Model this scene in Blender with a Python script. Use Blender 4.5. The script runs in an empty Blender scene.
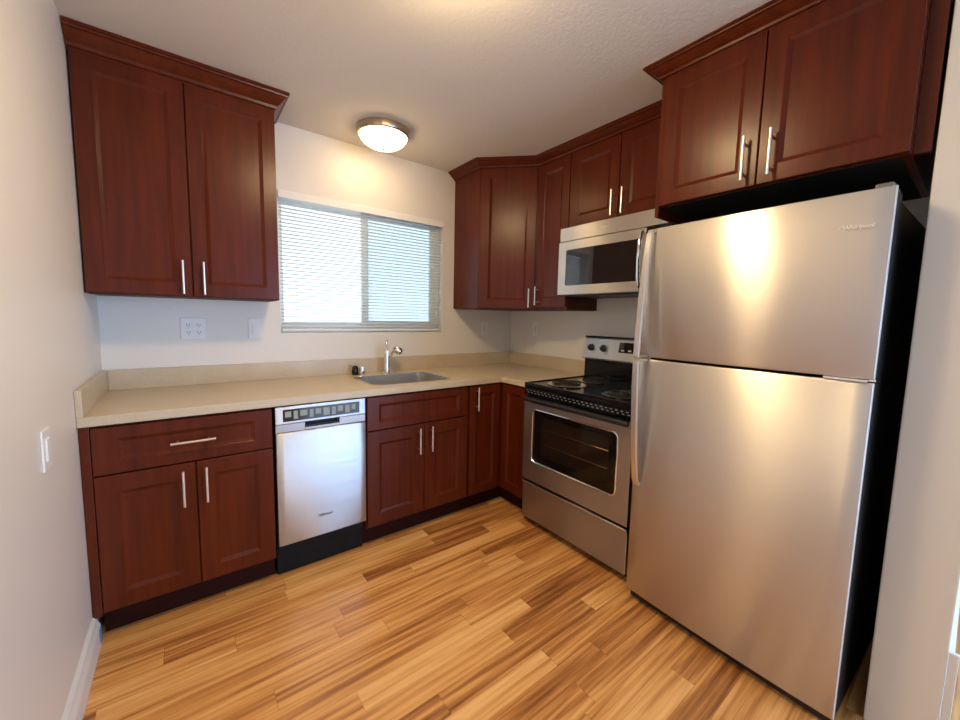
import bpy, bmesh, math, random
from mathutils import Vector, Matrix, Euler
random.seed(7)
PI = math.pi
scene = bpy.context.scene
C = scene.collection

# ------------------------------------------------------------------ camera
W, H = 2.677, 2.425            # room width, ceiling height (back-left floor corner is the origin)
cam_d = bpy.data.cameras.new('camera')
cam = bpy.data.objects.new('camera', cam_d); C.objects.link(cam)
yaw, pit, rol, F = -0.6569, -0.0959, 0.0224, 385.85
fw = Vector((-math.sin(yaw)*math.cos(pit), math.cos(yaw)*math.cos(pit), math.sin(pit)))
r0 = Vector((math.cos(yaw), math.sin(yaw), 0)); u0 = r0.cross(fw)
r1 = r0*math.cos(rol)+u0*math.sin(rol); u1 = u0*math.cos(rol)-r0*math.sin(rol)
m = Matrix((r1, u1, -fw)).transposed().to_4x4(); m.translation = Vector((0.3329, -2.629, 1.3135))
cam.matrix_world = m
cam_d.sensor_width = 36; cam_d.lens = F/960*36
cam_d.shift_x = (480-482.6)/960; cam_d.shift_y = (354.99-360)/960
cam_d.clip_start = 0.02
scene.camera = cam

# ------------------------------------------------------------------ world, daylight, exposure
wd = bpy.data.worlds.new('sky'); scene.world = wd; wd.use_nodes = True
bg = wd.node_tree.nodes['Background']
bg.inputs[0].default_value = (0.80, 0.91, 1.0, 1); bg.inputs[1].default_value = 1.35
scene.view_settings.view_transform = 'Standard'; scene.view_settings.look = 'None'
scene.view_settings.gamma = 1; scene.view_settings.use_curve_mapping = False
scene.view_settings.exposure = 0.57

def area(name, loc, rot, sx, sy, power, col, portal=False):
    l = bpy.data.lights.new(name, 'AREA'); l.shape = 'RECTANGLE'; l.size = sx; l.size_y = sy
    l.energy = power; l.color = col
    if portal: l.cycles.is_portal = True
    o = bpy.data.objects.new(name, l); C.objects.link(o); o.location = loc; o.rotation_euler = rot
    return o
# daylight entering by the big glass opening of the living area behind the camera, and by the kitchen window
area('daylight_rear', (3.15, -6.08, 1.05), (PI/2, 0, 0), 2.4, 2.0, 118, (0.33, 0.58, 1.0))
area('daylight_window', (1.37, 0.14, 1.62), (-PI/2, 0, 0), 1.13, 0.82, 14, (0.80, 0.91, 1.0), portal=True)
LAMP_COL = (1.0, 0.72, 0.38)
LAMP_STRENGTH = 66.0       # fixture in the middle of the room
LAMP_STRENGTH_SINK = 10.5  # the one over the sink

# ------------------------------------------------------------------ materials
def M(name):
    mt = bpy.data.materials.new(name); mt.use_nodes = True
    return mt, mt.node_tree.nodes, mt.node_tree.links, mt.node_tree.nodes['Principled BSDF']
def simple(name, col, rough=.5, metal=0.0, coat=0.0, spec=.5):
    mt, N, L, b = M(name)
    b.inputs['Base Color'].default_value = (*col, 1); b.inputs['Roughness'].default_value = rough
    b.inputs['Metallic'].default_value = metal; b.inputs['Coat Weight'].default_value = coat
    b.inputs['Specular IOR Level'].default_value = spec
    return mt
def ramp(N, stops):
    r = N.new('ShaderNodeValToRGB'); e = r.color_ramp.elements
    while len(e) > 1: e.remove(e[-1])
    e[0].position = stops[0][0]; e[0].color = (*stops[0][1], 1)
    for p, c in stops[1:]:
        x = e.new(p); x.color = (*c, 1)
    return r
def mapping(N, L, scale, src='Object'):
    tc = N.new('ShaderNodeTexCoord'); mp = N.new('ShaderNodeMapping'); mp.inputs['Scale'].default_value = scale
    L.new(tc.outputs[src], mp.inputs['Vector']); return mp.outputs['Vector']
def math_node(N, L, op, a, b=None):
    n = N.new('ShaderNodeMath'); n.operation = op
    for i, v in enumerate((a, b)):
        if v is None: continue
        if isinstance(v, (int, float)): n.inputs[i].default_value = v
        else: L.new(v, n.inputs[i])
    return n.outputs[0]

def wood_mat(name, dark, light):
    mt, N, L, b = M(name)
    v = mapping(N, L, (38, 38, 2.6))
    oi = N.new('ShaderNodeObjectInfo')
    add = N.new('ShaderNodeVectorMath'); add.operation = 'ADD'; L.new(v, add.inputs[0])
    sc_ = N.new('ShaderNodeVectorMath'); sc_.operation = 'SCALE'; sc_.inputs[0].default_value = (17, 23, 31)
    L.new(oi.outputs['Random'], sc_.inputs['Scale']); L.new(sc_.outputs[0], add.inputs[1])
    n1 = N.new('ShaderNodeTexNoise'); n1.inputs['Scale'].default_value = 1.0; n1.inputs['Detail'].default_value = 6
    L.new(add.outputs[0], n1.inputs['Vector'])
    n2 = N.new('ShaderNodeTexNoise'); n2.inputs['Scale'].default_value = .12; n2.inputs['Detail'].default_value = 3
    L.new(add.outputs[0], n2.inputs['Vector'])
    mx = math_node(N, L, 'ADD', math_node(N, L, 'MULTIPLY', n1.outputs[0], .6), math_node(N, L, 'MULTIPLY', n2.outputs[0], .4))
    r = ramp(N, [(.25, dark), (.75, light)]); L.new(mx, r.inputs[0]); L.new(r.outputs[0], b.inputs['Base Color'])
    b.inputs['Roughness'].default_value = .28; b.inputs['Coat Weight'].default_value = .0
    b.inputs['Coat Roughness'].default_value = .22; b.inputs['Specular IOR Level'].default_value = .25
    bp = N.new('ShaderNodeBump'); bp.inputs['Strength'].default_value = .06; bp.inputs['Distance'].default_value = .002
    L.new(n1.outputs[0], bp.inputs['Height']); L.new(bp.outputs[0], b.inputs['Normal'])
    return mt
CHERRY = wood_mat('cherry_stain', (.056, .0076, .0018), (.138, .0220, .0048))
CHERRY_IN = simple('cabinet_underside', (.05, .018, .012), .6)
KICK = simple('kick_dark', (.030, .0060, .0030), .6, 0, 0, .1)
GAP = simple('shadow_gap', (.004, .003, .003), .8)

def steel_mat(name, col=(.62, .60, .57), rough=.30, aniso=.75, rot=.25, grain=True, broad=.45):
    mt, N, L, b = M(name)
    b.inputs['Base Color'].default_value = (*col, 1); b.inputs['Metallic'].default_value = 1
    b.inputs['Roughness'].default_value = rough
    b.inputs['Anisotropic'].default_value = aniso; b.inputs['Anisotropic Rotation'].default_value = rot
    tg = N.new('ShaderNodeTangent'); tg.direction_type = 'RADIAL'; tg.axis = 'Z'; L.new(tg.outputs[0], b.inputs['Tangent'])
    if grain:
        v = mapping(N, L, (6, 6, 900))
        n = N.new('ShaderNodeTexNoise'); n.inputs['Scale'].default_value = 1; n.inputs['Detail'].default_value = 2
        L.new(v, n.inputs['Vector'])
        r = N.new('ShaderNodeMapRange'); r.inputs['To Min'].default_value = rough-.05; r.inputs['To Max'].default_value = rough+.07
        L.new(n.outputs[0], r.inputs['Value']); L.new(r.outputs[0], b.inputs['Roughness'])
    v2 = mapping(N, L, (3, 3, 1500)); n2 = N.new('ShaderNodeTexNoise'); n2.inputs['Scale'].default_value = 1; n2.inputs['Detail'].default_value = 1
    L.new(v2, n2.inputs['Vector'])
    bp = N.new('ShaderNodeBump'); bp.inputs['Strength'].default_value = 1; bp.inputs['Distance'].default_value = .00022
    L.new(n2.outputs[0], bp.inputs['Height']); L.new(bp.outputs[0], b.inputs['Normal'])
    b2 = N.new('ShaderNodeBsdfPrincipled'); b2.inputs['Base Color'].default_value = (*col, 1); b2.inputs['Metallic'].default_value = 1
    b2.inputs['Roughness'].default_value = .58
    mx = N.new('ShaderNodeMixShader'); mx.inputs[0].default_value = broad
    L.new(b.outputs[0], mx.inputs[1]); L.new(b2.outputs[0], mx.inputs[2]); L.new(mx.outputs[0], N['Material Output'].inputs['Surface'])
    return mt
STEEL = steel_mat('brushed_steel', (.64, .605, .565), .31, 1.0, broad=.35)
STEEL_D = steel_mat('brushed_steel_dishwasher', (.58, .60, .62), .34, 1.0, broad=.2)
STEEL_O = steel_mat('brushed_steel_range', (.50, .455, .41), .36, 1.0, broad=.3)
NICKEL = simple('satin_nickel', (.86, .82, .76), .28, 1)
RINGM = simple('bronze_nickel', (.50, .40, .30), .3, 1)
CHROME = simple('chrome', (.88, .88, .88), .08, 1)
LIGHT_METAL = simple('pale_handle_metal', (.80, .78, .75), .34, 1)
BLACK = simple('black_enamel', (.006, .006, .007), .12, 0, 0, .3)
BLACK_M = simple('black_matte', (.006, .006, .006), .5, 0, 0, .2)
BLACK_P = simple('black_plastic', (.014, .014, .015), .35)
DKGLASS = simple('dark_glass', (.015, .013, .013), .04, 0, .5)
WHITE_P = simple('white_plastic', (.86, .86, .84), .35)
WHITE_T = simple('white_trim', (.80, .80, .80), .40)
GREY_P = simple('grey_plastic', (.55, .55, .52), .4)
SINKM = simple('sink_steel', (.68, .665, .65), .26, .9)
COIL = simple('burner_coil', (.03, .028, .027), .45, .6)
PAN = simple('chrome_pan', (.75, .73, .70), .18, 1)
SLOT = simple('slot_dark', (.03, .03, .03), .6)
BLUE_STRIP = simple('plain_blue', (.10, .33, .62), .6)
LOGO_D = simple('logo_grey', (.10, .10, .11), .4, .5)
LOGO_L = simple('logo_silver', (.95, .93, .90), .3, .0)
INK = simple('printed_grey', (.25, .25, .25), .6)

def wall_mat(name, col, bump, scale, rough=.55, spec=.4):
    mt, N, L, b = M(name)
    b.inputs['Base Color'].default_value = (*col, 1); b.inputs['Roughness'].default_value = rough
    b.inputs['Specular IOR Level'].default_value = spec
    v = mapping(N, L, (1, 1, 1))
    n = N.new('ShaderNodeTexNoise'); n.inputs['Scale'].default_value = scale; n.inputs['Detail'].default_value = 4
    n.inputs['Roughness'].default_value = .55
    L.new(v, n.inputs['Vector'])
    bp = N.new('ShaderNodeBump'); bp.inputs['Strength'].default_value = bump; bp.inputs['Distance'].default_value = .004
    L.new(n.outputs[0], bp.inputs['Height']); L.new(bp.outputs[0], b.inputs['Normal'])
    return mt
WALLM = wall_mat('wall_paint', (.80, .765, .71), .12, 90, .42, .5)
CEILM = wall_mat('ceiling_paint', (.80, .755, .69), .35, 70, .8, .2)

def counter_mat():
    mt, N, L, b = M('beige_quartz')
    v = mapping(N, L, (1, 1, 1))
    n = N.new('ShaderNodeTexNoise'); n.inputs['Scale'].default_value = 420; n.inputs['Detail'].default_value = 3; L.new(v, n.inputs['Vector'])
    n2 = N.new('ShaderNodeTexNoise'); n2.inputs['Scale'].default_value = 9; n2.inputs['Detail'].default_value = 2; L.new(v, n2.inputs['Vector'])
    mx = math_node(N, L, 'ADD', math_node(N, L, 'MULTIPLY', n.outputs[0], .75), math_node(N, L, 'MULTIPLY', n2.outputs[0], .25))
    r = ramp(N, [(.36, (.53, .43, .29)), (.5, (.59, .49, .345)), (.64, (.64, .545, .395))]); L.new(mx, r.inputs[0])
    L.new(r.outputs[0], b.inputs['Base Color']); b.inputs['Roughness'].default_value = .30; b.inputs['Specular IOR Level'].default_value = .5
    return mt
COUNTER = counter_mat()

def floor_mat():
    mt, N, L, b = M('oak_laminate')
    tc = N.new('ShaderNodeTexCoord'); sp = N.new('ShaderNodeSeparateXYZ'); L.new(tc.outputs['Object'], sp.inputs[0])
    X, Y = sp.outputs[0], sp.outputs[1]
    PW, PL = .0875, .78
    yr = math_node(N, L, 'DIVIDE', Y, PW); row = math_node(N, L, 'FLOOR', yr)
    wn = N.new('ShaderNodeTexWhiteNoise'); wn.noise_dimensions = '1D'; L.new(row, wn.inputs['W'])
    xo = math_node(N, L, 'ADD', X, math_node(N, L, 'MULTIPLY', wn.outputs['Value'], 5.3))
    xr = math_node(N, L, 'DIVIDE', xo, PL); col = math_node(N, L, 'FLOOR', xr)
    cb = N.new('ShaderNodeCombineXYZ'); L.new(row, cb.inputs[0]); L.new(col, cb.inputs[1])
    w2 = N.new('ShaderNodeTexWhiteNoise'); w2.noise_dimensions = '2D'; L.new(cb.outputs[0], w2.inputs['Vector'])
    rnd = w2.outputs['Value']
    # fine grain stretched along the board, a new piece of grain for each board
    def grain(sx, sy, off, detail, dist):
        g = N.new('ShaderNodeCombineXYZ')
        L.new(math_node(N, L, 'ADD', math_node(N, L, 'MULTIPLY', X, sx), math_node(N, L, 'MULTIPLY', rnd, 37)), g.inputs[0])
        L.new(math_node(N, L, 'MULTIPLY', Y, sy), g.inputs[1])
        L.new(math_node(N, L, 'MULTIPLY', rnd, off), g.inputs[2])
        n = N.new('ShaderNodeTexNoise'); n.inputs['Scale'].default_value = 1; n.inputs['Detail'].default_value = detail
        n.inputs['Distortion'].default_value = dist
        L.new(g.outputs[0], n.inputs['Vector']); return n.outputs[0]
    g1 = grain(2.0, 55, 91, 5, .3); g2 = grain(1.0, 17, 53, 3, .8)
    mx = math_node(N, L, 'ADD', math_node(N, L, 'MULTIPLY', g1, .62), math_node(N, L, 'MULTIPLY', g2, .38))
    mx = math_node(N, L, 'ADD', mx, math_node(N, L, 'MULTIPLY', math_node(N, L, 'SUBTRACT', rnd, .44), .22))
    r = ramp(N, [(.30, (.23, .078, .020)), (.43, (.50, .205, .056)), (.54, (.74, .365, .110)), (.70, (.91, .53, .200))])
    L.new(mx, r.inputs[0])
    # hairline joints
    fy = math_node(N, L, 'FRACT', yr); fx = math_node(N, L, 'FRACT', xr)
    jy = math_node(N, L, 'LESS_THAN', fy, .014); jx = math_node(N, L, 'LESS_THAN', fx, .0022)
    j = math_node(N, L, 'MAXIMUM', jy, jx)
    mc = N.new('ShaderNodeMix'); mc.data_type = 'RGBA'; mc.blend_type = 'MULTIPLY'
    L.new(math_node(N, L, 'MULTIPLY', j, .45), mc.inputs[0]); L.new(r.outputs[0], mc.inputs[6]); mc.inputs[7].default_value = (.25, .16, .1, 1)
    L.new(mc.outputs[2], b.inputs['Base Color'])
    b.inputs['Roughness'].default_value = .30; b.inputs['Specular IOR Level'].default_value = .5
    bp = N.new('ShaderNodeBump'); bp.inputs['Strength'].default_value = .05; bp.inputs['Distance'].default_value = .001
    L.new(g1, bp.inputs['Height']); L.new(bp.outputs[0], b.inputs['Normal'])
    return mt
FLOOR = floor_mat()

def emit_mat(name, col, s):
    mt, N, L, b = M(name)
    b.inputs['Base Color'].default_value = (.8, .78, .74, 1); b.inputs['Roughness'].default_value = .3
    b.inputs['Emission Color'].default_value = (*col, 1); b.inputs['Emission Strength'].default_value = s
    return mt
BOWL = emit_mat('frosted_glass_lit', LAMP_COL, LAMP_STRENGTH)
BOWL_SINK = emit_mat('frosted_glass_lit_dimmer', (1.0, 0.68, 0.33), LAMP_STRENGTH_SINK)

def see_mat(name, tint, amount, base, rough=.05):
    """partly see-through: amount = share that passes straight through"""
    mt, N, L, b = M(name)
    b.inputs['Base Color'].default_value = (*base, 1); b.inputs['Roughness'].default_value = rough
    t = N.new('ShaderNodeBsdfTransparent'); t.inputs[0].default_value = (*tint, 1)
    mx = N.new('ShaderNodeMixShader'); mx.inputs[0].default_value = amount
    L.new(b.outputs[0], mx.inputs[1]); L.new(t.outputs[0], mx.inputs[2])
    L.new(mx.outputs[0], N['Material Output'].inputs['Surface'])
    return mt
PANE = see_mat('window_glass', (1, 1, 1), .94, (.9, .95, 1))
SCREEN = see_mat('insect_screen', (.88, .96, 1), .84, (.36, .42, .44), .6)
OVENGLASS = see_mat('oven_glass', (.95, .85, .75), .55, (.012, .010, .010), .05)
def slat_mat():
    mt, N, L, b = M('white_slat')
    b.inputs['Base Color'].default_value = (.86, .87, .85, 1); b.inputs['Roughness'].default_value = .4
    t = N.new('ShaderNodeBsdfTranslucent'); t.inputs[0].default_value = (.75, .82, .85, 1)
    mx = N.new('ShaderNodeMixShader'); mx.inputs[0].default_value = .42
    L.new(b.outputs[0], mx.inputs[1]); L.new(t.outputs[0], mx.inputs[2]); L.new(mx.outputs[0], N['Material Output'].inputs['Surface'])
    return mt
SLAT = slat_mat()

# ------------------------------------------------------------------ mesh helpers
class MB:
    def __init__(s): s.bm = bmesh.new()
    def _add(s, tmp, mat=None):
        if mat is not None: bmesh.ops.transform(tmp, matrix=mat, verts=tmp.verts)
        me = bpy.data.meshes.new('t'); tmp.to_mesh(me); tmp.free(); s.bm.from_mesh(me); bpy.data.meshes.remove(me); return s
    def box(s, x0, x1, y0, y1, z0, z1, bev=0.0, seg=2, mat=None):
        t = bmesh.new(); bmesh.ops.create_cube(t, size=1)
        for v in t.verts:
            v.co = Vector(((x0+x1)/2+v.co.x*(x1-x0), (y0+y1)/2+v.co.y*(y1-y0), (z0+z1)/2+v.co.z*(z1-z0)))
        if bev > 0: bmesh.ops.bevel(t, geom=t.edges[:], offset=bev, segments=seg, profile=.5, affect='EDGES')
        return s._add(t, mat)
    def tube(s, pts, r, n=12, caps=True, mat=None):
        t = bmesh.new(); pts = [Vector(p) for p in pts]; rings = []
        rr = r if isinstance(r, (list, tuple)) else [r]*len(pts)
        prev = None
        for i, p in enumerate(pts):
            d = (pts[min(i+1, len(pts)-1)]-pts[max(i-1, 0)]).normalized()
            if prev is None:
                a = d.orthogonal().normalized()
            else:
                a = (prev-d*prev.dot(d)).normalized()
            prev = a; b = d.cross(a)
            rings.append([t.verts.new(p+(a*math.cos(k*2*PI/n)+b*math.sin(k*2*PI/n))*rr[i]) for k in range(n)])
        for i in range(len(rings)-1):
            for k in range(n):
                t.faces.new((rings[i][k], rings[i][(k+1) % n], rings[i+1][(k+1) % n], rings[i+1][k]))
        if caps:
            t.faces.new(rings[0][::-1]); t.faces.new(rings[-1])
        bmesh.ops.recalc_face_normals(t, faces=t.faces)
        return s._add(t, mat)
    def lathe(s, prof, n=32, mat=None, close=True):
        """prof: (radius, z) pairs about z"""
        t = bmesh.new(); rings = []
        for r, z in prof:
            if r < 1e-6: rings.append([t.verts.new((0, 0, z))])
            else: rings.append([t.verts.new((r*math.cos(k*2*PI/n), r*math.sin(k*2*PI/n), z)) for k in range(n)])
        for i in range(len(rings)-1):
            a, b = rings[i], rings[i+1]
            for k in range(n):
                k2 = (k+1) % n
                if len(a) == 1 and len(b) == 1: continue
                if len(a) == 1: t.faces.new((a[0], b[k2], b[k]))
                elif len(b) == 1: t.faces.new((a[k], a[k2], b[0]))
                else: t.faces.new((a[k], a[k2], b[k2], b[k]))
        if close:
            if len(rings[0]) > 1: t.faces.new(rings[0])
            if len(rings[-1]) > 1: t.faces.new(rings[-1][::-1])
        bmesh.ops.recalc_face_normals(t, faces=t.faces)
        return s._add(t, mat)
    def prism(s, poly, z0, z1, bev=0.0, mat=None):
        t = bmesh.new()
        a = [t.verts.new((x, y, z0)) for x, y in poly]; b = [t.verts.new((x, y, z1)) for x, y in poly]
        n = len(poly); t.faces.new(a[::-1]); t.faces.new(b)
        for k in range(n): t.faces.new((a[k], a[(k+1) % n], b[(k+1) % n], b[k]))
        bmesh.ops.recalc_face_normals(t, faces=t.faces)
        if bev > 0: bmesh.ops.bevel(t, geom=t.edges[:], offset=bev, segments=2, profile=.5, affect='EDGES')
        return s._add(t, mat)
    def sweep(s, path, normals, prof, mat=None):
        """prof (o,z) swept along path; normals[i] = mitre vector for offset at vertex i"""
        t = bmesh.new(); rings = []
        for p, nv in zip(path, normals):
            rings.append([t.verts.new((p[0]+nv[0]*o, p[1]+nv[1]*o, z)) for o, z in prof])
        n = len(prof)
        for i in range(len(rings)-1):
            for k in range(n):
                t.faces.new((rings[i][k], rings[i][(k+1) % n], rings[i+1][(k+1) % n], rings[i+1][k]))
        t.faces.new(rings[0]); t.faces.new(rings[-1][::-1])
        bmesh.ops.recalc_face_normals(t, faces=t.faces)
        return s._add(t, mat)
    def build(s, name, material, parent=None, smooth=False, mat=None):
        me = bpy.data.meshes.new(name); bmesh.ops.remove_doubles(s.bm, verts=s.bm.verts, dist=1e-6)
        s.bm.to_mesh(me); s.bm.free()
        if mat is not None: me.transform(mat)
        me.materials.append(material)
        o = bpy.data.objects.new(name, me); C.objects.link(o)
        if parent is not None: o.parent = parent
        if smooth:
            me.shade_smooth()
            try: me.set_sharp_from_angle(angle=math.radians(35))
            except Exception: pass
        return o

def thing(name, label, cat, loc=(0, 0, 0), rz=0, group=None):
    o = bpy.data.objects.new(name, None); C.objects.link(o); o.location = loc; o.rotation_euler = (0, 0, rz)
    o.empty_display_size = .1; o['label'] = label; o['category'] = cat
    if group: o['group'] = group
    return o
def tag(o, label, cat, group=None):
    o['label'] = label; o['category'] = cat
    if group: o['group'] = group
    return o
def struct(o): o['kind'] = 'structure'; return o

def rounded_rect(x0, x1, y0, y1, r, n=6):
    out = []
    for cx, cy, a0 in ((x1-r, y1-r, 0), (x0+r, y1-r, 90), (x0+r, y0+r, 180), (x1-r, y0+r, 270)):
        for k in range(n+1):
            a = math.radians(a0+90*k/n); out.append((cx+r*math.cos(a), cy+r*math.sin(a)))
    return out

XZ = Matrix(((1, 0, 0, 0), (0, 0, -1, 0), (0, 1, 0, 0), (0, 0, 0, 1)))   # lays an (x,y) drawing up onto the x-z plane; its z becomes -y (front)

def panel_door(name, parent, x0, x1, z0, z1, yf, t=.020, fr=.062, frz=None, rec=.009, bev=.013, mat=None, xf=None):
    """shaker door: flat frame, sloped inner edge, recessed panel. Front at y=-yf, back at y=-yf+t"""
    frz = frz or fr
    b = bmesh.new()
    def ring(ix, iz, y): return [b.verts.new(p) for p in ((x0+ix, y, z0+iz), (x1-ix, y, z0+iz), (x1-ix, y, z1-iz), (x0+ix, y, z1-iz))]
    e = .0022
    R = [ring(0, 0, -yf+t), ring(0, 0, -yf+e), ring(e, e, -yf), ring(fr-.003, frz-.003, -yf), ring(fr, frz, -yf+.0025), ring(fr+bev, frz+bev, -yf+rec)]
    for i in range(len(R)-1):
        for k in range(4): b.faces.new((R[i][k], R[i][(k+1) % 4], R[i+1][(k+1) % 4], R[i+1][k]))
    b.faces.new(R[0]); b.faces.new(R[-1])
    bmesh.ops.recalc_face_normals(b, faces=b.faces)
    mb = MB(); mb.bm.free(); mb.bm = b
    return mb.build(name, mat or CHERRY, parent, mat=xf)

def bar_pull(parent, x, z0, z1, yf, horizontal=False, x1=None, xf=None, r=.0055, off=.032):
    """straight bar pull on two posts; vertical from z0 to z1 at x, or horizontal from x to x1 at z0"""
    mb = MB(); y = -yf-off
    if horizontal:
        mb.tube([(x, y, z0), (x1, y, z0)], r); L_ = x1-x
        for q in (x+L_*.16, x1-L_*.16): mb.tube([(q, -yf+.001, z0), (q, y, z0)], r*.8, 8)
    else:
        mb.tube([(x, y, z0), (x, y, z1)], r); L_ = z1-z0
        for q in (z0+L_*.16, z1-L_*.16): mb.tube([(x, -yf+.001, q), (x, y, q)], r*.8, 8)
    return mb.build('handle', NICKEL, parent, smooth=True, mat=xf)

def text_mesh(name, body, size, material, parent, M4, shear=0.0, extr=.0006, swoosh=False):
    cu = bpy.data.curves.new('lettering', 'FONT'); cu.body = body; cu.size = size; cu.shear = shear; cu.extrude = extr
    cu.align_x = 'CENTER'; cu.align_y = 'CENTER'; cu.space_character = .95
    o = bpy.data.objects.new('lettering', cu); C.objects.link(o)
    bpy.context.view_layer.update()
    dg = bpy.context.evaluated_depsgraph_get()
    me = bpy.data.meshes.new_from_object(o.evaluated_get(dg)); bpy.data.objects.remove(o); bpy.data.curves.remove(cu)
    mb = MB(); mb.bm.from_mesh(me); bpy.data.meshes.remove(me)
    if swoosh:
        w = size*1.25
        pts = [(-size*1.2+w*math.cos(a)*1.0, size*.55*math.sin(a)*.9, 0) for a in [PI*.15+k*PI*1.55/22 for k in range(23)]]
        mb.tube(pts, size*.022, 6)
    return mb.build(name, material, parent, mat=M4)

# ================================================================== SETTING
YB = -6.0                      # rear of the living area behind the camera
struct(MB().box(-.1, 4.7, YB-.15, .12, -.06, 0).build('floor', FLOOR))
struct(MB().box(-.1, 4.7, YB-.15, .12, H, H+.06).build('ceiling', CEILM))
struct(MB().box(-.1, 0, YB-.15, .12, 0, H).build('wall_left', WALLM))
# back wall with the window hole
WX0, WX1, WZ0, WZ1 = .795, 1.947, 1.195, 2.04
mb = MB()
mb.box(0, WX0, 0, .12, 0, H).box(WX1, W+.12, 0, .12, 0, H).box(WX0, WX1, 0, .12, 0, WZ0).box(WX0, WX1, 0, .12, WZ1, H)
struct(mb.build('wall_back', WALLM))
struct(MB().box(W, W+.12, -2.494, 0, 0, H).build('wall_right', WALLM))
PX = 2.083
struct(MB().box(PX, 4.7, -2.648, -2.494, 0, H, .004).build('wall_partition', WALLM))
struct(MB().box(4.6, 4.7, YB-.15, -2.648, 0, H).build('wall_east', WALLM))
mb = MB(); mb.box(0, 1.9, YB-.15, YB, 0, H).box(4.4, 4.6, YB-.15, YB, 0, H).box(1.9, 4.4, YB-.15, YB, 2.1, H)
struct(mb.build('wall_rear', WALLM))
mb = MB()
for x in (1.9, 3.12, 4.34): mb.box(x, x+.06, YB-.10, YB-.04, 0, 2.1)
mb.box(1.96, 4.34, YB-.10, YB-.04, 0, .08).box(1.96, 4.34, YB-.10, YB-.04, 2.04, 2.1)
struct(mb.build('door_1', WHITE_T))

# baseboard along the left wall, moulded top
def baseboard(name, p0, p1, nrm, h=.122):
    prof = [(0, 0), (.020, 0), (.020, h*.62), (.017, h*.70), (.012, h*.80), (.011, h*.90), (.005, h*.97), (.0, h)]
    return struct(MB().sweep([p0, p1], [nrm, nrm], prof).build(name, WHITE_T))
baseboard('baseboard_left', (0, YB), (0, -.605), (1, 0))
baseboard('baseboard_partition', (PX+.02, -2.648), (4.6, -2.648), (0, -1))
# white upright strip on the far corner of the partition
struct(MB().box(PX+.001, PX+.016, -2.668, -2.649, 0, .36, .002).build('trim_1', WHITE_T))

# kitchen window: vinyl slider in the hole
win = bpy.data.objects.new('window_1', None); C.objects.link(win); win.location = (WX0, .055, WZ0); struct(win)
ww, wh = WX1-WX0, WZ1-WZ0
mb = MB()
mb.box(0, .014, 0, .06, 0, wh, .003).box(ww-.045, ww, 0, .06, 0, wh, .003).box(.014, ww-.045, 0, .06, 0, .045, .003).box(.014, ww-.045, 0, .06, wh-.028, wh, .003)
mb.build('frame', WHITE_P, win)
def sash(x0, x1, y, st):
    m_ = MB(); z0, z1 = .045, wh-.028
    m_.box(x0, x0+st, y, y+.025, z0, z1, .003).box(x1-st, x1, y, y+.025, z0, z1, .003).box(x0+st, x1-st, y, y+.025, z0, z0+st, .003).box(x0+st, x1-st, y, y+.025, z1-st, z1, .003)
    s_ = m_.build('sash', WHITE_P, win)
    MB().box(x0+st, x1-st, y+.011, y+.014, z0+st, z1-st).build('pane', PANE, s_)
    return s_
sash(.014, .590, .032, .024)
sash(.528, ww-.045, .004, .036)
MB().box(.59, ww-.05, .058, .0595, .05, wh-.05).build('insect_screen', SCREEN, win)

# ================================================================== COUNTERTOP
CT0, CT1, CD = .876, .914, .632
SX0, SX1, SY0, SY1 = 1.180, 1.700, -.540, -.165
top = thing('countertop', 'L-shaped beige speckled quartz countertop along back and right walls', 'countertop', (0, 0, CT0))
# worktop slab with the sink cut-out: rings of quads joined outer outline to hole
def slab_with_hole():
    outer = [(0.001, -.001), (W-.001, -.001), (W-.001, -.886), (W-.632, -.886), (W-.632, -CD), (.001, -CD)]
    hole = rounded_rect(SX0, SX1, SY0, SY1, .07, 6)
    t = bmesh.new()
    def loop(poly, z):
        vs = [t.verts.new((x, y, z)) for x, y in poly]
        return vs, [t.edges.new((vs[i], vs[(i+1) % len(vs)])) for i in range(len(vs))]
    for z in (0, CT1-CT0):
        vo, eo = loop(outer, z); vh, eh = loop(hole, z)
        bmesh.ops.triangle_fill(t, edges=eo+eh, use_beauty=True)
        if z == 0: A = (vo, vh)
        else: B = (vo, vh)
    for k in (0, 1):
        a, b_ = A[k], B[k]; n = len(a)
        for i in range(n): t.faces.new((a[i], a[(i+1) % n], b_[(i+1) % n], b_[i]))
    bmesh.ops.recalc_face_normals(t, faces=t.faces)
    m_ = MB(); m_.bm.free(); m_.bm = t; return m_
o = slab_with_hole().build('worktop', COUNTER, top)
bv = o.modifiers.new('edge', 'BEVEL'); bv.width = .003; bv.segments = 2; bv.limit_method = 'ANGLE'; bv.angle_limit = math.radians(50)
z0, z1 = CT1-CT0, 1.016-CT0
MB().box(.001, .020, -CD, -.001, z0, z1, .0015).build('backsplash', COUNTER, top)
MB().box(.0205, W-.0205, -.020, -.001, z0, z1, .0015).build('backsplash', COUNTER, top)
MB().box(W-.020, W-.001, -.886, -.001, z0, z1, .0015).build('backsplash', COUNTER, top)

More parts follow.
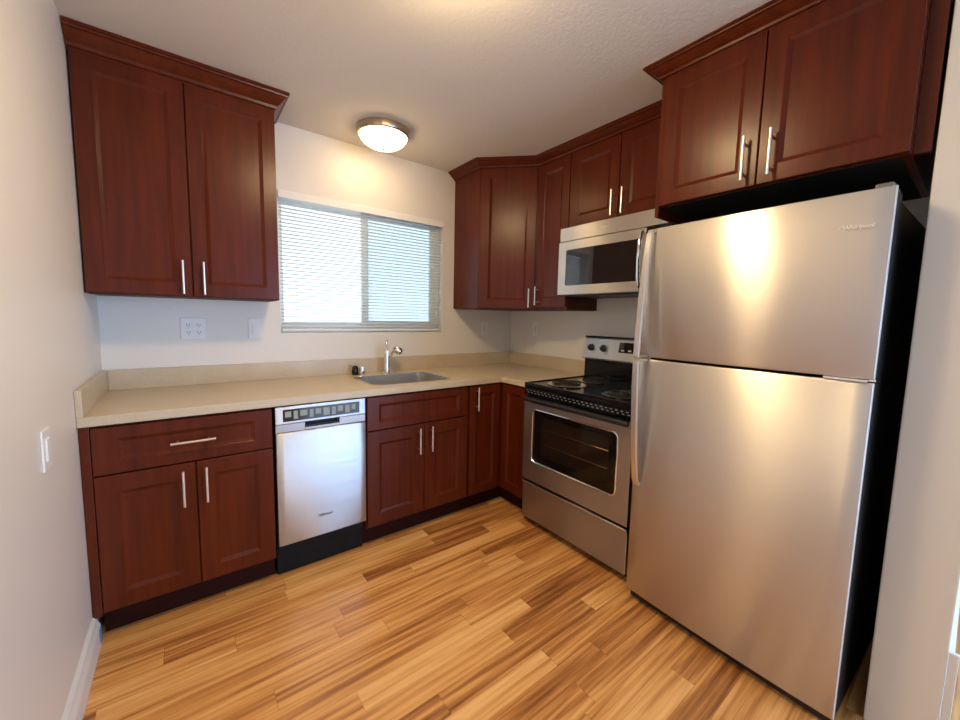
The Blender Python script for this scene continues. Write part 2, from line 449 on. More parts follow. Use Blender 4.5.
# sink
sk = thing('kitchen_sink', 'stainless steel sink basin set into the beige countertop', 'sink', ((SX0+SX1)/2, (SY0+SY1)/2, CT0))
def sink_mesh():
    t = bmesh.new(); w2, d2 = (SX1-SX0)/2, (SY1-SY0)/2
    rings = []
    for off, z, r in ((.016, .0385, .085), (.015, .0398, .084), (.002, .0402, .072), (-.003, .037, .068), (-.010, -.15, .06), (-.035, -.178, .05), (-.06, -.182, .04)):
        rings.append([t.verts.new((x, y, z)) for x, y in rounded_rect(-w2-off, w2+off, -d2-off, d2+off, r, 6)])
    n = len(rings[0])
    for i in range(len(rings)-1):
        for k in range(n): t.faces.new((rings[i][k], rings[i][(k+1) % n], rings[i+1][(k+1) % n], rings[i+1][k]))
    t.faces.new(rings[-1])
    bmesh.ops.recalc_face_normals(t, faces=t.faces); bmesh.ops.reverse_faces(t, faces=t.faces) if t.faces[-1].normal.z < 0 else None
    m_ = MB(); m_.bm.free(); m_.bm = t; return m_
o = sink_mesh().build('basin', SINKM, sk, smooth=True)
sm = o.modifiers.new('thick', 'SOLIDIFY'); sm.thickness = .0012; sm.offset = -1
MB().lathe([(0, -.176), (.02, -.176), (.03, -.1775), (.042, -.179), (.045, -.1815), (0, -.1815)], 28).build('drain', CHROME, sk, smooth=True)

# faucet
fx, fy = 1.436, -.105
fc = thing('faucet', 'chrome single lever kitchen faucet behind the sink', 'faucet', (fx, fy, CT1))
MB().lathe([(0, 0), (.030, 0), (.030, .006), (.025, .012), (0, .012)], 28).build('base', CHROME, fc, smooth=True)
MB().lathe([(0, .012), (.0225, .012), (.0205, .05), (.0195, .10), (.021, .135), (.0215, .155), (.017, .168), (0, .172)], 28).build('body', CHROME, fc, smooth=True)
sp_pts = [(.003, -.003, .095), (.016, -.014, .122), (.028, -.026, .148), (.038, -.036, .160)]
MB().tube(sp_pts, [.015, .0155, .016, .018], 16).build('spout', CHROME, fc, smooth=True)
hd = MB().tube([(.033, -.031, .157), (.040, -.038, .164), (.054, -.051, .165), (.066, -.063, .156), (.072, -.069, .149)], [.018, .0255, .0290, .0280, .022], 18).build('spray_head', CHROME, fc, smooth=True)
MB().tube([(.0715, -.0685, .1495), (.0745, -.0715, .1465)], .0175, 16).build('nozzle', BLACK_P, hd, smooth=True)
MB().tube([(0, 0, .165), (-.002, .004, .185), (.002, .010, .215), (.010, .016, .228)], [.009, .008, .006, .0075], 12).build('lever', CHROME, fc, smooth=True)
# air gap and dark cap left of the faucet
ag = MB().lathe([(0, 0), (.021, 0), (.021, .004), (.0175, .006), (.0175, .050), (.0165, .056), (.012, .059), (0, .060)], 28).build('air_gap', CHROME, smooth=True)
ag.location = (1.262, -.105, CT1); tag(ag, 'short chrome air gap cylinder on countertop left of the faucet', 'air gap cap')
dc = MB().lathe([(0, 0), (.021, 0), (.0225, .012), (.022, .035), (.018, .052), (.010, .061), (0, .063)], 28).build('soap_dispenser_cap', simple('dark_metal', (.05, .048, .045), .18, 1), smooth=True)
dc.location = (1.226, -.075, CT1); tag(dc, 'dark rounded metal cap on countertop just left of the chrome air gap', 'cap')

# ================================================================== CABINETS
CROWN = [(-.030, 2.338), (0, 2.338), (.0, 2.346), (.008, 2.350), (.011, 2.362), (.022, 2.372), (.034, 2.386), (.044, 2.400), (.052, 2.403), (.054, 2.410), (.060, 2.412), (.060, H-.001), (-.030, H-.001)]
def crown(parent, path, normals, zb=2.338):
    """path in world coordinates, moved into the parent's own frame"""
    inv = (Matrix.Translation(parent.location) @ Matrix.Rotation(parent.rotation_euler.z, 4, 'Z')).inverted()
    k = (H-zb)/(H-2.338)
    return MB().sweep(path, normals, [(o, H-(H-z)*k) for o, z in CROWN]).build('crown_molding', CHERRY, parent, mat=inv)
RR = -PI/2                     # cabinets on the right wall: local x runs towards the viewer, local -y into the room
UZ, UT = 1.382, 2.350
UR = 2.376                     # top of the boxes on the right-hand run
GU, GB = 'cherry wall cabinets', 'cherry base cabinets'

# upper left
XU = .737
c = thing('wall_cabinet', 'tall two-door cherry wall cabinet left of the window', 'cabinet', (0.002, -.002, UZ), 0, GU)
hh = UT-UZ
MB().box(0, XU, -.298, 0, 0, hh, .001).build('body', CHERRY, c)
MB().box(.008, XU-.008, -.29, -.008, -.0025, -.0005).build('underside', CHERRY_IN, c)
d = panel_door('door', c, .006, .3655, .003, hh-.008, .318); bar_pull(d, .333, .012, .165, .318)
d = panel_door('door', c, .3695, XU-.002, .003, hh-.008, .318); bar_pull(d, .412, .012, .165, .318)
crown(c, [(0.003, -.318), (XU+.002, -.318), (XU+.002, -.002)], [(0, -1), (1, -1), (1, 0)])

# base left
c = thing('base_cabinet', 'cherry base cabinet with wide drawer over two doors beside left wall', 'cabinet', (.002, -.002, 0), 0, GB)
MB().box(0, .640, -.598, 0, .112, .875, .001).build('body', CHERRY, c)
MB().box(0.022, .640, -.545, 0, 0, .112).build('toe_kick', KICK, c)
MB().box(0.0, .028, -.616, -.5985, .112, .875, .001).build('filler_strip', CHERRY, c)
d = panel_door('drawer', c, .031, .637, .680, .866, .620, frz=.050, fr=.075); bar_pull(d, .263, .772, 0, .620, True, .416)
d = panel_door('door', c, .031, .341, .125, .674, .620, fr=.07); bar_pull(d, .299, .497, .651, .620)
d = panel_door('door', c, .345, .637, .125, .674, .620, fr=.066); bar_pull(d, .378, .497, .651, .620)

# sink base
c = thing('base_cabinet', 'cherry sink base cabinet with false drawer panel over two doors', 'cabinet', (1.094, -.002, 0), 0, GB)
w = .680
mb = MB(); mb.box(0, .018, -.598, 0, .112, .875).box(w-.018, w, -.598, 0, .112, .875).box(.018, w-.018, -.598, 0, .112, .13).box(.018, w-.018, -.598, -.58, .13, .875).box(.018, w-.018, -.01, 0, .13, .875)
mb.build('body', CHERRY, c)
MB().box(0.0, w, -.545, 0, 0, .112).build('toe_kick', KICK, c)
panel_door('false_drawer_front', c, .004, w-.004, .680, .866, .620, frz=.045, fr=.07)
d = panel_door('door', c, .004, .356, .125, .674, .620, fr=.072); bar_pull(d, .315, .500, .655, .620)
d = panel_door('door', c, .360, w-.004, .125, .674, .620, fr=.072); bar_pull(d, .397, .500, .655, .620)

# corner base
c = thing('base_cabinet', 'cherry corner base cabinet with folding two-leaf door in dark corner by range', 'cabinet', (1.777, -.002, 0), 0, GB)
xr, yr_ = W-.002-1.777, -.882
MB().prism([(0, 0), (xr, 0), (xr, yr_), (2.077-1.777, yr_), (2.077-1.777, -.598), (0, -.598)], .112, .875).build('body', CHERRY, c)
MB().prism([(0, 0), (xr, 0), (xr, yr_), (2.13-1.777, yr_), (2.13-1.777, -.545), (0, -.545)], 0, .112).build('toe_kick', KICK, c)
d = panel_door('door', c, .010, .268, .125, .866, .620, fr=.058); bar_pull(d, .058, .705, .860, .620)
R4 = Matrix.Translation((2.077-1.777, -.598, 0)) @ Matrix.Rotation(RR, 4, 'Z')
panel_door('door', c, .030, .280, .125, .866, .022, fr=.058, xf=R4)

hh = UR-UZ
# right-hand wall cabinets -------------------------------------------------
A, B_ = .627, .327             # diagonal corner cabinet: side length, depth of the flanks
P0, P1, P2, P3 = (W-A, -.002), (W-A, -B_), (W-B_, -A), (W-B_, -1.642)
t8 = math.tan(PI/8)
n1, n2 = (-1, -t8), (-t8*1.0-0, -1)
mit1 = (-1, -math.tan(PI/8)); mit2 = (-1, -math.tan(PI/8))
# mitre at P1 between normals (-1,0) and (-.707,-.707); at P2 between (-.707,-.707) and (-1,0)
c = thing('wall_cabinet', 'diagonal cherry corner wall cabinet with one door right of the window', 'cabinet', (W-.002, -.002, UZ), 0, GU)
MB().prism([(0, 0), (-A+.002, 0), (-A+.002, -B_+.002), (-B_+.002, -A+.004), (0, -A+.004)], 0, hh, .001).build('body', CHERRY, c)
MB().prism([(-.01, -.01), (-A+.012, -.01), (-A+.012, -B_+.006), (-B_+.006, -A+.014), (-.01, -A+.014)], -.0025, -.0005).build('underside', CHERRY_IN, c)
dl = math.hypot(A-B_, A-B_)
R4 = Matrix.Translation((-A+.002, -B_+.002, 0)) @ Matrix.Rotation(-PI/4, 4, 'Z')
d = panel_door('door', c, .012, dl-.014, .003, hh-.008, .021, fr=.066, xf=R4); bar_pull(d, dl-.052, .012, .145, .021, xf=R4)
s2 = .7071
crown(c, [(P0[0]-.004, P0[1]), (P1[0]-.004, P1[1]-.006), (P2[0]-.014, P2[1]-.006)], [(-1, 0), mit1, mit2], 2.366)

c = thing('wall_cabinet', 'narrow single-door cherry wall cabinet between corner cabinet and microwave', 'cabinet', (W-.002, -.628, UZ), RR, GU)
MB().box(0, .290, -.325, 0, 0, hh, .001).build('body', CHERRY, c)
MB().box(.008, .282, -.318, -.008, -.0025, -.0005).build('underside', CHERRY_IN, c)
d = panel_door('door', c, .012, .288, .016, hh-.008, .345, fr=.062); bar_pull(d, .040, .030, .160, .345)
crown(c, [(P2[0]-.0155, P2[1]-.006), (W-.3425, -.918)], [mit2, (-1, 0)], 2.366)

c = thing('wall_cabinet', 'short two-door cherry wall cabinet above the microwave', 'cabinet', (W-.002, -.920, 1.902), RR, GU)
h3 = UR-1.902
MB().box(0, .715, -.325, 0, 0, h3, .001).build('body', CHERRY, c)
d = panel_door('door', c, .003, .358, .004, h3-.008, .345, fr=.066); bar_pull(d, .332, .015, .160, .345)
d = panel_door('door', c, .362, .712, .004, h3-.008, .345, fr=.066); bar_pull(d, .400, .015, .160, .345)
MB().box(.7155, .745, -.335, -.02, 0, h3, .001).build('filler_strip', CHERRY, c)
crown(c, [(W-.3425, -.9185), (W-.3425, -1.664)], [(-1, 0), (-1, 0)], 2.366)

FY = -1.666
c = thing('wall_cabinet', 'deep two-door cherry wall cabinet above the refrigerator', 'cabinet', (W-.002, FY, 1.785), RR, GU)
h4 = UR-1.785
MB().box(.018, .764, -.615, 0, .042, h4, .001).build('body', CHERRY, c)
MB().box(0, .0175, -.632, 0, 0, h4, .001).build('side_panel', CHERRY, c)
MB().box(.7645, .782, -.615, 0, .042, h4, .001).build('side_panel', CHERRY, c)
MB().box(.7825, .820, -.600, -.58, .042, h4, .001).build('filler_strip', CHERRY, c)
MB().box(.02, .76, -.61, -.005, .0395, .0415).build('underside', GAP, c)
d = panel_door('door', c, .020, .389, .044, h4-.006, .638, fr=.062); bar_pull(d, .352, .062, .222, .638)
d = panel_door('door', c, .393, .780, .044, h4-.006, .638, fr=.062); bar_pull(d, .436, .062, .222, .638)
crown(c, [(W-.36, FY+.001), (W-.637, FY+.001), (W-.637, -2.486)], [(0, 1), (-1, 1), (-1, 0)], 2.366)

# ================================================================== DISHWASHER
dw = thing('dishwasher', 'stainless steel dishwasher between the drawer base cabinet and sink cabinet', 'dishwasher', (.6475, -.01, 0))
w = .441
MB().box(.002, w-.002, -.57, 0, .10, .868, .002).build('body', BLACK_M, dw)
MB().box(.002, w-.002, -.545, -.48, 0, .10).box(.004, w-.004, -.562, -.548, .004, .172, .002).build('kick_plate', BLACK_M, dw)
def bowed(x0, x1, z0, z1, yback, yf, bow, nx=14, e=.006):
    """panel with a gently bowed front; rounded long edges"""
    t = bmesh.new(); cols = []
    q = e/(x1-x0); fs = [0, q*.3]+[q+(1-2*q)*i/nx for i in range(nx+1)]+[1-q*.3, 1]; nx = len(fs)-1
    for i, f in enumerate(fs):
        x = x0+(x1-x0)*f; y = -(yf+bow*(1-(2*f-1)**2))
        if i in (0, nx): y += e
        if i in (1, nx-1): y += e*.3
        cols.append([t.verts.new(p) for p in ((x, -yback, z0), (x, y+e*.6, z0), (x, y, z0+e), (x, y, z1-e), (x, y+e*.6, z1), (x, -yback, z1))])
    for i in range(nx):
        for k in range(6): t.faces.new((cols[i][k], cols[i+1][k], cols[i+1][(k+1) % 6], cols[i][(k+1) % 6]))
    t.faces.new(cols[0]); t.faces.new(cols[-1][::-1])
    bmesh.ops.recalc_face_normals(t, faces=t.faces)
    m_ = MB(); m_.bm.free(); m_.bm = t; return m_
dd = bowed(.003, w-.003, .180, .742, .572, .624, .0012).build('door', STEEL_D, dw, smooth=True)
text_mesh('badge', 'Whirlpool', .017, LOGO_D, dd, Matrix.Translation((.222, -.6268, .287)) @ XZ @ Matrix.Scale(1, 4), .15, swoosh=True)
# control strip: bright frame, grey lower band with a pocket grip, dark glossy window
cp = thing_cp = MB().box(.003, w-.003, -.618, -.572, .785, .870, .003).build('control_panel', STEEL_D, dw)
MB().box(.036, w-.036, -.6205, -.6185, .797, .856, .0008).build('display_window', DKGLASS, cp)
kx = .045  # pale grey-green blocks of uneven width, giving the strip a mottled look
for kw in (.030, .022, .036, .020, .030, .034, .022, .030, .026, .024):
    MB().box(kx, kx+kw*.9, -.6213, -.6203, .806+.012*(int(kw*1000) % 3 == 0), .846, .0004).build('button_or_block', simple('pale_grey_green', (.30, .34, .31), .4), cp); kx += kw+.0075
mb = MB(); mb.box(.003, .135, -.616, -.572, .744, .784, .002).box(.300, w-.003, -.616, -.572, .744, .784, .002).box(.135, .300, -.585, -.572, .744, .784).box(.135, .300, -.616, -.585, .744, .757, .001)
gb = mb.build('grip_band', simple('taupe_steel', (.42, .38, .36), .38, 1), dw)
MB().box(.137, .298, -.5875, -.5855, .758, .784).build('pocket_grip', BLACK_M, gb)

# ================================================================== RANGE
RW = .752
rg = thing('range', 'freestanding stainless electric coil range with black cooktop', 'stove', (W-.012, -.889, 0), RR)
MB().box(.004, RW-.004, -.612, -.01, .04, .882, .002).build('body', BLACK_M, rg)
MB().box(.02, RW-.02, -.58, -.03, 0, .04).build('plinth', BLACK_M, rg)
ct = MB().box(0, RW, -.652, -.01, .884, .912, .006).box(.0, RW, -.652, -.638, .908, .918, .004).box(.0, .014, -.638, -.05, .908, .918, .004).box(RW-.014, RW, -.638, -.05, .908, .918, .004).build('cooktop', BLACK, rg)
def coil_burner(x, y, R):
    """chrome pan with ring, spiral element"""
    p = MB().lathe([(R+.022, .9125), (R+.024, .916), (R+.018, .9175), (R+.010, .9165), (R*.9, .9135), (.02, .913)], 36, close=False).build('drip_pan', PAN, rg, smooth=True)
    p.location = (x, y, 0)
    turns = 4 if R > .085 else 3
    pts = []
    for i in range(turns*22+1):
        a = i*2*PI/22; rr = .018+(R-.018)*i/(turns*22); pts.append((rr*math.cos(a), rr*math.sin(a), .9255))
    MB().tube(pts, .0048, 8).build('coil', COIL, p, smooth=True)
for x, y, R in ((.19, -.47, .098), (.565, -.47, .078), (.19, -.205, .078), (.565, -.205, .098)): coil_burner(x, y, R)
# black front fascia with two rows of vent slots
fa = MB().box(0, RW, -.648, -.612, .846, .8835, .003).build('vent_fascia', BLACK, rg)
mb = MB()
for k in range(24):
    x = .02+k*.0300
    mb.box(x, x+.013, -.6505, -.6475, .870, .8745, .0008); mb.box(x+.009, x+.022, -.6505, -.6475, .857, .8615, .0008)
mb.build('vent_slots', simple('slot_rim', (.42, .43, .45), .3, .6), fa)
# oven door
od = MB()
x0, x1, z0, z1 = .082, .672, .430, .758
t = bmesh.new()
outer = rounded_rect(.003, RW-.003, .300, .822, .006, 3); hole = rounded_rect(x0, x1, z0, z1, .030, 6)
def frame_with_hole(outer, hole, yf, yb):
    t = bmesh.new(); S = []
    for y in (yf, yb):
        lo = [t.verts.new((x, -y, z)) for x, z in outer]; lh = [t.verts.new((x, -y, z)) for x, z in hole]
        eo = [t.edges.new((lo[i], lo[(i+1) % len(lo)])) for i in range(len(lo))]; eh = [t.edges.new((lh[i], lh[(i+1) % len(lh)])) for i in range(len(lh))]
        bmesh.ops.triangle_fill(t, edges=eo+eh, use_beauty=True); S.append((lo, lh))
    for k in (0, 1):
        a, b_ = S[0][k], S[1][k]; n = len(a)
        for i in range(n): t.faces.new((a[i], a[(i+1) % n], b_[(i+1) % n], b_[i]))
    bmesh.ops.recalc_face_normals(t, faces=t.faces)
    m_ = MB(); m_.bm.free(); m_.bm = t; return m_
od = frame_with_hole(outer, hole, .648, .614).build('oven_door', STEEL_O, rg)
bv = od.modifiers.new('edge', 'BEVEL'); bv.width = .003; bv.segments = 2; bv.limit_method = 'ANGLE'; bv.angle_limit = math.radians(50)
pl = rounded_rect(x0-.002, x1+.002, z0-.002, z1+.002, .032, 6); pl = [(x, -.6495, z) for x, z in pl]; pl.append(pl[0])
MB().tube(pl, .0045, 8, caps=False).build('window_trim', CHROME, od, smooth=True)
MB().prism(rounded_rect(x0-.003, x1+.003, z0-.003, z1+.003, .031, 6), .638, .644, mat=XZ).build('window_glass', OVENGLASS, od)
mb = MB(); mb.bm.free(); mb = frame_with_hole(rounded_rect(x0+.001, x1-.001, z0+.001, z1-.001, .03, 6), rounded_rect(x0+.055, x1-.055, z0+.045, z1-.04, .03, 6), .6365, .634)
mb.build('window_border', BLACK, od)
MB().box(x0+.03, x1-.03, -.6125-.001, -.6122, z0+.02, z1-.02).build('oven_cavity', simple('oven_brown', (.16, .11, .085), .5), od)
mb = MB()
for zz in (.545, .640):
    mb.tube([(x0+.07, -.620, zz), (x1-.07, -.620, zz)], .0022, 6)
    for k in range(1, 12): mb.tube([(x0+.07+k*.0375, -.6205, zz), (x0+.07+k*.0375, -.615, zz+.004)], .0012, 5)
mb.build('rack', CHROME, od)
mb = MB().box(.012, RW-.012, -.684, -.662, .806, .834, .009, 3)
for x in (.03, RW-.07): mb.box(x, x+.04, -.668, -.640, .808, .832, .006)
mb.build('door_handle', BLACK_P, od, smooth=True)
# storage drawer with a rolled top lip
dr = MB().box(.003, RW-.003, -.640, -.612, .045, .284, .003).box(.003, RW-.003, -.650, -.612, .268, .284, .005).build('storage_drawer', STEEL_O, rg)
# backguard
bgd = MB().box(0, RW, -.060, -.005, .910, 1.050, .003).build('backguard', BLACK, rg)
def wedge(x0, x1, pts): 
    return [(p, q) for p, q in pts]
prof = [(-.005, 1.046), (-.092, 1.046), (-.098, 1.056), (-.074, 1.188), (-.066, 1.196), (-.005, 1.196)]
def ext_x(prof, x0, x1):
    t = bmesh.new(); a = [t.verts.new((x0, y, z)) for y, z in prof]; b_ = [t.verts.new((x1, y, z)) for y, z in prof]; n = len(prof)
    t.faces.new(a); t.faces.new(b_[::-1])
    for i in range(n): t.faces.new((a[i], a[(i+1) % n], b_[(i+1) % n], b_[i]))
    bmesh.ops.recalc_face_normals(t, faces=t.faces); m_ = MB(); m_.bm.free(); m_.bm = t; return m_
pn = ext_x(prof, .018, RW-.018).build('control_panel', STEEL_D, bgd)
mb = ext_x([(y*1.0-.001 if y < -.05 else y, z) for y, z in prof], 0, .0175); mb.build('end_cap', GREY_P, bgd)
mb = ext_x([(y*1.0-.001 if y < -.05 else y, z) for y, z in prof], RW-.0175, RW); mb.build('end_cap', GREY_P, bgd)
tc_ = MB().box(.0, RW, -.072, -.005, 1.1965, 1.206, .004).build('top_cap', BLACK, bgd)
tilt = math.atan2(.024, .132)
def on_panel(x, z):            # frame on the sloped control face, local z out of the face
    y = -.098+(z-1.056)/.132*.024
    return Matrix.Translation((x, y, z)) @ Matrix.Rotation(PI/2-tilt, 4, 'X')
for x in (.073, .172, .580, .679):
    k = MB().lathe([(0, .001), (.024, .001), (.0245, .006), (.019, .010), (.0175, .026), (.013, .030), (0, .030)], 24).box(-.0045, .0045, -.019, .019, .026, .036, .002).build('knob', BLACK_P, pn, smooth=True, mat=on_panel(x, 1.126))
    MB().box(-.0012, .0012, .004, .0185, .036, .0372).build('pointer', WHITE_P, k, mat=on_panel(x, 1.126))
dpl = MB().box(-.105, .105, -.034, .034, .0005, .003, .001).build('clock_display', DKGLASS, pn, mat=on_panel(.392, 1.140))
for i in range(4): MB().box(-.085+.05*i, -.063+.05*i, -.024, -.014, .0032, .0042).build('button_or_block', GREY_P, dpl, mat=on_panel(.392, 1.140))

# ================================================================== MICROWAVE
mw = thing('microwave', 'stainless over-the-range microwave above the stove', 'microwave', (W-.003, -.9205+.024, 1.472), RR)
MWW = .742
MB().box(.0, MWW, -.360, 0, .012, .424, .002).build('body', BLACK_M, mw)
MB().box(.03, MWW-.03, -.345, -.03, -.006, .0115, .002).build('vent_underside', simple('dark_grille', (.05, .05, .05), .4, .5), mw)
vs = MB().box(0, MWW, -.392, -.361, .339, .424, .003).build('vent_strip', STEEL, mw)
text_mesh('badge', 'Whirlpool', .013, LOGO_L, vs, Matrix.Translation((.335, -.3928, .382)) @ XZ, .15, swoosh=True)
hole = rounded_rect(.060, .560, .058, .282, .012, 4); outer = rounded_rect(.0, .600, .002, .334, .005, 3)
md = frame_with_hole(outer, hole, .398, .361).build('door', STEEL, mw)
bv = md.modifiers.new('edge', 'BEVEL'); bv.width = .003; bv.segments = 2; bv.limit_method = 'ANGLE'; bv.angle_limit = math.radians(50)
MB().prism(rounded_rect(.058, .562, .056, .284, .013, 4), .386, .394, mat=XZ).build('door_glass', DKGLASS, md)
pts = [(.583, -.398, .020), (.583, -.418, .032), (.583, -.430, .075), (.583, -.436, .168), (.583, -.430, .262), (.583, -.418, .304), (.583, -.398, .316)]
MB().tube(pts, [.011, .010, .009, .009, .009, .010, .011], 14).build('handle', CHROME, md, smooth=True)
kp = MB().box(.603, MWW, -.396, -.361, .002, .334, .003).build('control_panel', DKGLASS, mw)
for r_ in range(5):
    for q in range(3): MB().box(.625+q*.036, .650+q*.036, -.3972, -.3958, .04+r_*.034, .060+r_*.034, .0004).build('button_or_block', GREY_P, kp)
MB().box(.622, MWW-.02, -.3972, -.3958, .26, .305, .0004).build('display', BLACK, kp)

# ================================================================== REFRIGERATOR
FW_ = .756
fr = thing('refrigerator', 'stainless top-freezer refrigerator with black sides at right', 'refrigerator', (2.683, -1.709, 0), RR-.030)
MB().box(.006, FW_-.006, -.640, -.02, .016, 1.690, .004).build('body', BLACK_M, fr)
for x in (.05, FW_-.09):
    for y in (-.60, -.08): MB().lathe([(0, 0), (.018, 0), (.018, .010), (.010, .011), (.010, .016), (0, .016)], 16).build('foot', BLACK_P, fr).location = (x+.02, y, 0)
MB().box(.010, FW_-.010, -.700, -.641, .004, .043, .003).build('kick_grille', BLACK_P, fr)
MB().box(.010, FW_-.010, -.655, -.641, .075, 1.690).build('door_gasket', BLACK_M, fr)
DF = .738
f1 = bowed(0, FW_, 1.157, 1.712, DF-.022, DF-.010, .010, 20, .007).build('freezer_door', STEEL, fr, smooth=True)
f2 = bowed(0, FW_, .046, 1.146, DF-.022, DF-.010, .010, 20, .007).build('fridge_door', STEEL, fr, smooth=True)
MB().box(.002, FW_-.002, -(DF-.0225), -.656, 1.159, 1.710, .004).build('door_liner', BLACK_M, f1)
MB().box(.002, FW_-.002, -(DF-.0225), -.656, .048, 1.144, .004).build('door_liner', BLACK_M, f2)
def flat_handle(pts, w, th, name, parent, mat):
    """strap handle: (y,z) centre line, width w in x, thickness th"""
    t = bmesh.new(); rings = []
    for i, (y, z) in enumerate(pts):
        a = pts[max(i-1, 0)]; b_ = pts[min(i+1, len(pts)-1)]
        d = Vector((b_[0]-a[0], b_[1]-a[1])).normalized(); n = Vector((-d.y, d.x))*th/2
        ring = []
        for sx, sn in ((-1, -.55), (-.78, -1), (.78, -1), (1, -.55), (1, .55), (.78, 1), (-.78, 1), (-1, .55)):
            ring.append(t.verts.new((.030+sx*w/2, y+n.x*sn, z+n.y*sn)))
        rings.append(ring)
    for i in range(len(rings)-1):
        for k in range(8): t.faces.new((rings[i][k], rings[i][(k+1) % 8], rings[i+1][(k+1) % 8], rings[i+1][k]))
    t.faces.new(rings[0]); t.faces.new(rings[-1][::-1]); bmesh.ops.recalc_face_normals(t, faces=t.faces)
    m_ = MB(); m_.bm.free(); m_.bm = t; return m_.build(name, mat, parent, smooth=True)
y0 = -(DF-.006)
flat_handle([(y0, 1.702), (y0-.012, 1.700), (y0-.022, 1.684), (y0-.040, 1.58), (y0-.056, 1.42), (y0-.066, 1.26), (y0-.068, 1.165), (y0-.060, 1.159), (y0, 1.159)], .028, .014, 'handle', f1, LIGHT_METAL)
flat_handle([(y0, 1.144), (y0-.060, 1.144), (y0-.068, 1.138), (y0-.066, 1.03), (y0-.056, .87), (y0-.040, .71), (y0-.024, .60), (y0-.012, .575), (y0, .572)], .028, .014, 'handle', f2, LIGHT_METAL)
text_mesh('badge', 'Whirlpool', .0175, LOGO_L, f1, Matrix.Translation((.684, -DF+.0030, 1.607)) @ Matrix.Rotation(math.radians(1.6), 4, 'Z') @ XZ, .15, swoosh=True)
MB().box(.706, .746, -.712, -.650, 1.7125, 1.728, .005, 3).box(.700, .744, -.66, -.55, 1.690, 1.726, .006).build('hinge_cover', simple('hinge_grey', (.20, .19, .17), .3, .6), fr)
MB().box(.640, .742, -.7345, -.655, 1.1475, 1.1555, .0015).box(.732, .755, -.700, -.655, 1.1470, 1.1560, .0015).build('center_hinge', CHROME, fr)
MB().box(.690, .728, -.715, -.655, .037, .0455, .0015).build('lower_hinge', CHROME, fr)

# ================================================================== BLIND
bl = thing('window_blind', 'white horizontal mini blind lowered over the kitchen window', 'blind', (WX0, .016, WZ0))
bw = WX1-WX0
MB().box(.006, bw-.006, -.020, .018, wh-.034, wh-.002, .003).build('head_rail', SLAT, bl)
MB().box(.003, bw-.003, -.028, -.022, wh-.040, wh+.004, .002).build('valance', simple('white_valance', (.88, .88, .86), .4), bl)
mb = MB(); n = 36; zlo, zhi = .035, wh-.050
for i in range(n):
    z = zlo+(zhi-zlo)*i/(n-1)
    mb.box(.010, bw-.010, -.0125, .0125, -.0004, .0004, mat=Matrix.Translation((0, 0, z)) @ Matrix.Rotation(math.radians(-9), 4, 'X'))
mb.build('slats', SLAT, bl)
MB().box(.010, bw-.010, -.012, .012, .010, .024, .003).build('bottom_rail', WHITE_P, bl)
for x in (.10, bw/2, bw-.10):
    MB().tube([(x, -.0135, .02), (x, -.0135, wh-.04)], .0008, 5).tube([(x, .0135, .02), (x, .0135, wh-.04)], .0008, 5).build('ladder_cord', WHITE_P, bl)
MB().tube([(bw-.055, -.026, wh-.05), (bw-.055, -.026, .16)], .0012, 6).lathe([(0, .13), (.006, .133), (.007, .142), (.003, .160), (0, .162)], 12, mat=Matrix.Translation((bw-.055, -.026, 0))).build('pull_cord', WHITE_P, bl)

# ================================================================== CEILING LIGHTS
def ceiling_light(loc, label, bowl):
    t_ = thing('ceiling_light', label, 'ceiling light', loc, 0, 'flush ceiling lights')
    MB().lathe([(0, -.001), (.150, -.001), (.157, -.006), (.158, -.030), (.154, -.040), (.146, -.044), (.141, -.042), (.141, -.028), (0, -.028)], 48).build('metal_ring', RINGM, t_, smooth=True)
    b_ = MB().lathe([(.1405, -.036), (.137, -.050), (.122, -.070), (.095, -.088), (.060, -.099), (.025, -.104), (0, -.105)], 28, close=False).build('glass_bowl', bowl, t_, smooth=True)
    MB().lathe([(0, -.103), (.009, -.104), (.010, -.110), (.006, -.118), (0, -.120)], 16).build('finial', NICKEL, t_, smooth=True)
    return t_
ceiling_light((1.325, -.315, H), 'lit round flush ceiling light with nickel rim in front of the window', BOWL_SINK)
ceiling_light((.98, -1.61, H), 'lit round flush ceiling light near the middle of the kitchen ceiling', BOWL)

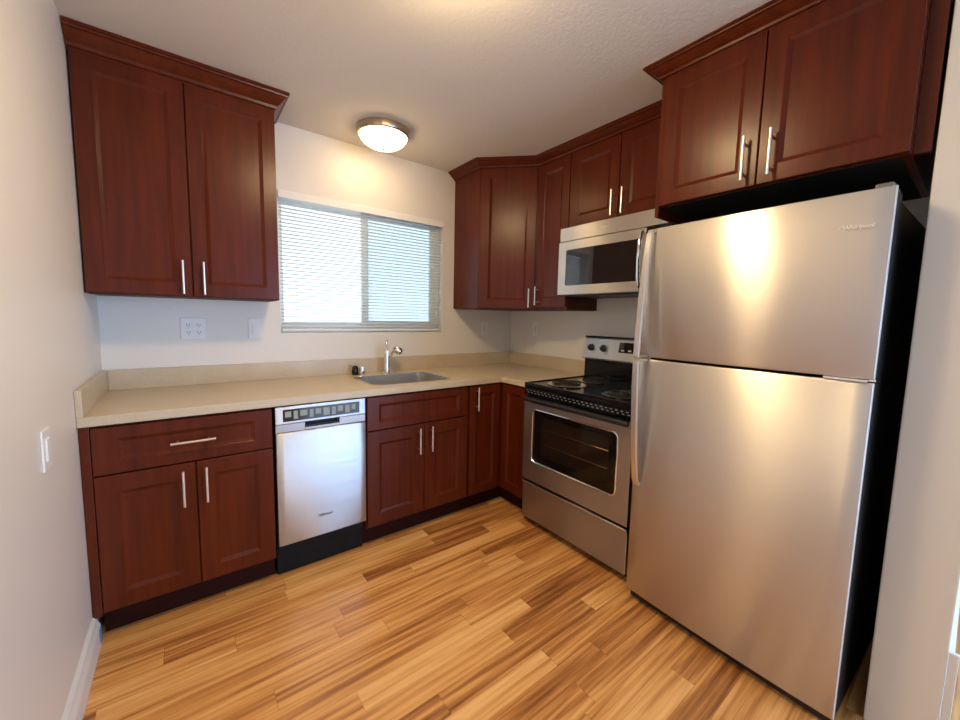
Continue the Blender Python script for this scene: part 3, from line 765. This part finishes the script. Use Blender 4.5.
# ================================================================== OUTLETS AND SWITCHES
def plate(name, label, cat, loc, rz, w, kinds, h=.117, group=None):
    p = thing(name, label, cat, loc, rz, group)
    MB().box(-w/2, w/2, -.006, 0, -h/2, h/2, .0025).build('plate', WHITE_P, p)
    n = len(kinds)
    for i, k in enumerate(kinds):
        x = (i-(n-1)/2)*.046
        if k == 'outlet':
            for zc in (-.020, .020):
                r_ = MB().prism(rounded_rect(x-.016, x+.016, zc-.0145, zc+.0145, .007, 4), .006, .0075, mat=XZ).build('receptacle', WHITE_P, p)
                MB().box(x-.0075, x-.0050, -.0082, -.0070, zc-.001, zc+.008).box(x+.0050, x+.0075, -.0082, -.0070, zc-.001, zc+.007).box(x-.0022, x+.0022, -.0082, -.0070, zc-.010, zc-.0055).build('slots', SLOT, r_)
        elif k == 'rocker':
            MB().box(x-.0165, x+.0165, -.0075, -.0055, -.0335, .0335, .001).build('rocker', WHITE_P, p)
            MB().box(x-.0145, x+.0145, -.0095, -.0070, -.0310, .0310, .001).build('paddle', GREY_P if False else WHITE_P, p)
        elif k == 'gfci':
            r_ = MB().box(x-.0165, x+.0165, -.0080, -.0055, -.0335, .0335, .001).build('receptacle', WHITE_P, p)
            for zc in (-.021, .021): MB().box(x-.0075, x-.0050, -.0086, -.0075, zc-.001, zc+.008).box(x+.0050, x+.0075, -.0086, -.0075, zc-.001, zc+.007).box(x-.0022, x+.0022, -.0086, -.0075, zc-.010, zc-.0055).build('slots', SLOT, r_)
            MB().box(x-.009, x+.009, -.0092, -.0078, -.0045, .0045, .0005).build('test_button', GREY_P, r_)
    return p
plate('wall_outlet', 'white double-gang outlet plate under the left wall cabinet', 'outlet', (.368, 0, 1.219), 0, .116, ['outlet', 'outlet'], group='wall outlets')
plate('light_switch', 'white rocker switch plate on back wall left of window', 'light switch', (.660, 0, 1.220), 0, .072, ['rocker'], group='light switches')
plate('wall_outlet', 'white single outlet plate on back wall under diagonal corner cabinet', 'outlet', (2.367, 0, 1.226), 0, .072, ['gfci'], group='wall outlets')
plate('wall_outlet', 'white outlet plate on right wall under narrow wall cabinet', 'outlet', (W, -.320, 1.232), RR, .072, ['gfci'], group='wall outlets')
plate('light_switch', 'white rocker switch plate on left wall near the countertop end', 'light switch', (0, -1.025, .912), PI/2, .076, ['rocker'], group='light switches')

# thin blue strip at the baseboard end
tp = MB().box(.0205, .0213, -.640, -.607, .012, .076).box(.0, .0213, -.6066, -.606, .012, .080).build('blue_strip', BLUE_STRIP)
tag(tp, 'thin pale blue strip on end of left baseboard against base cabinet', 'tape')
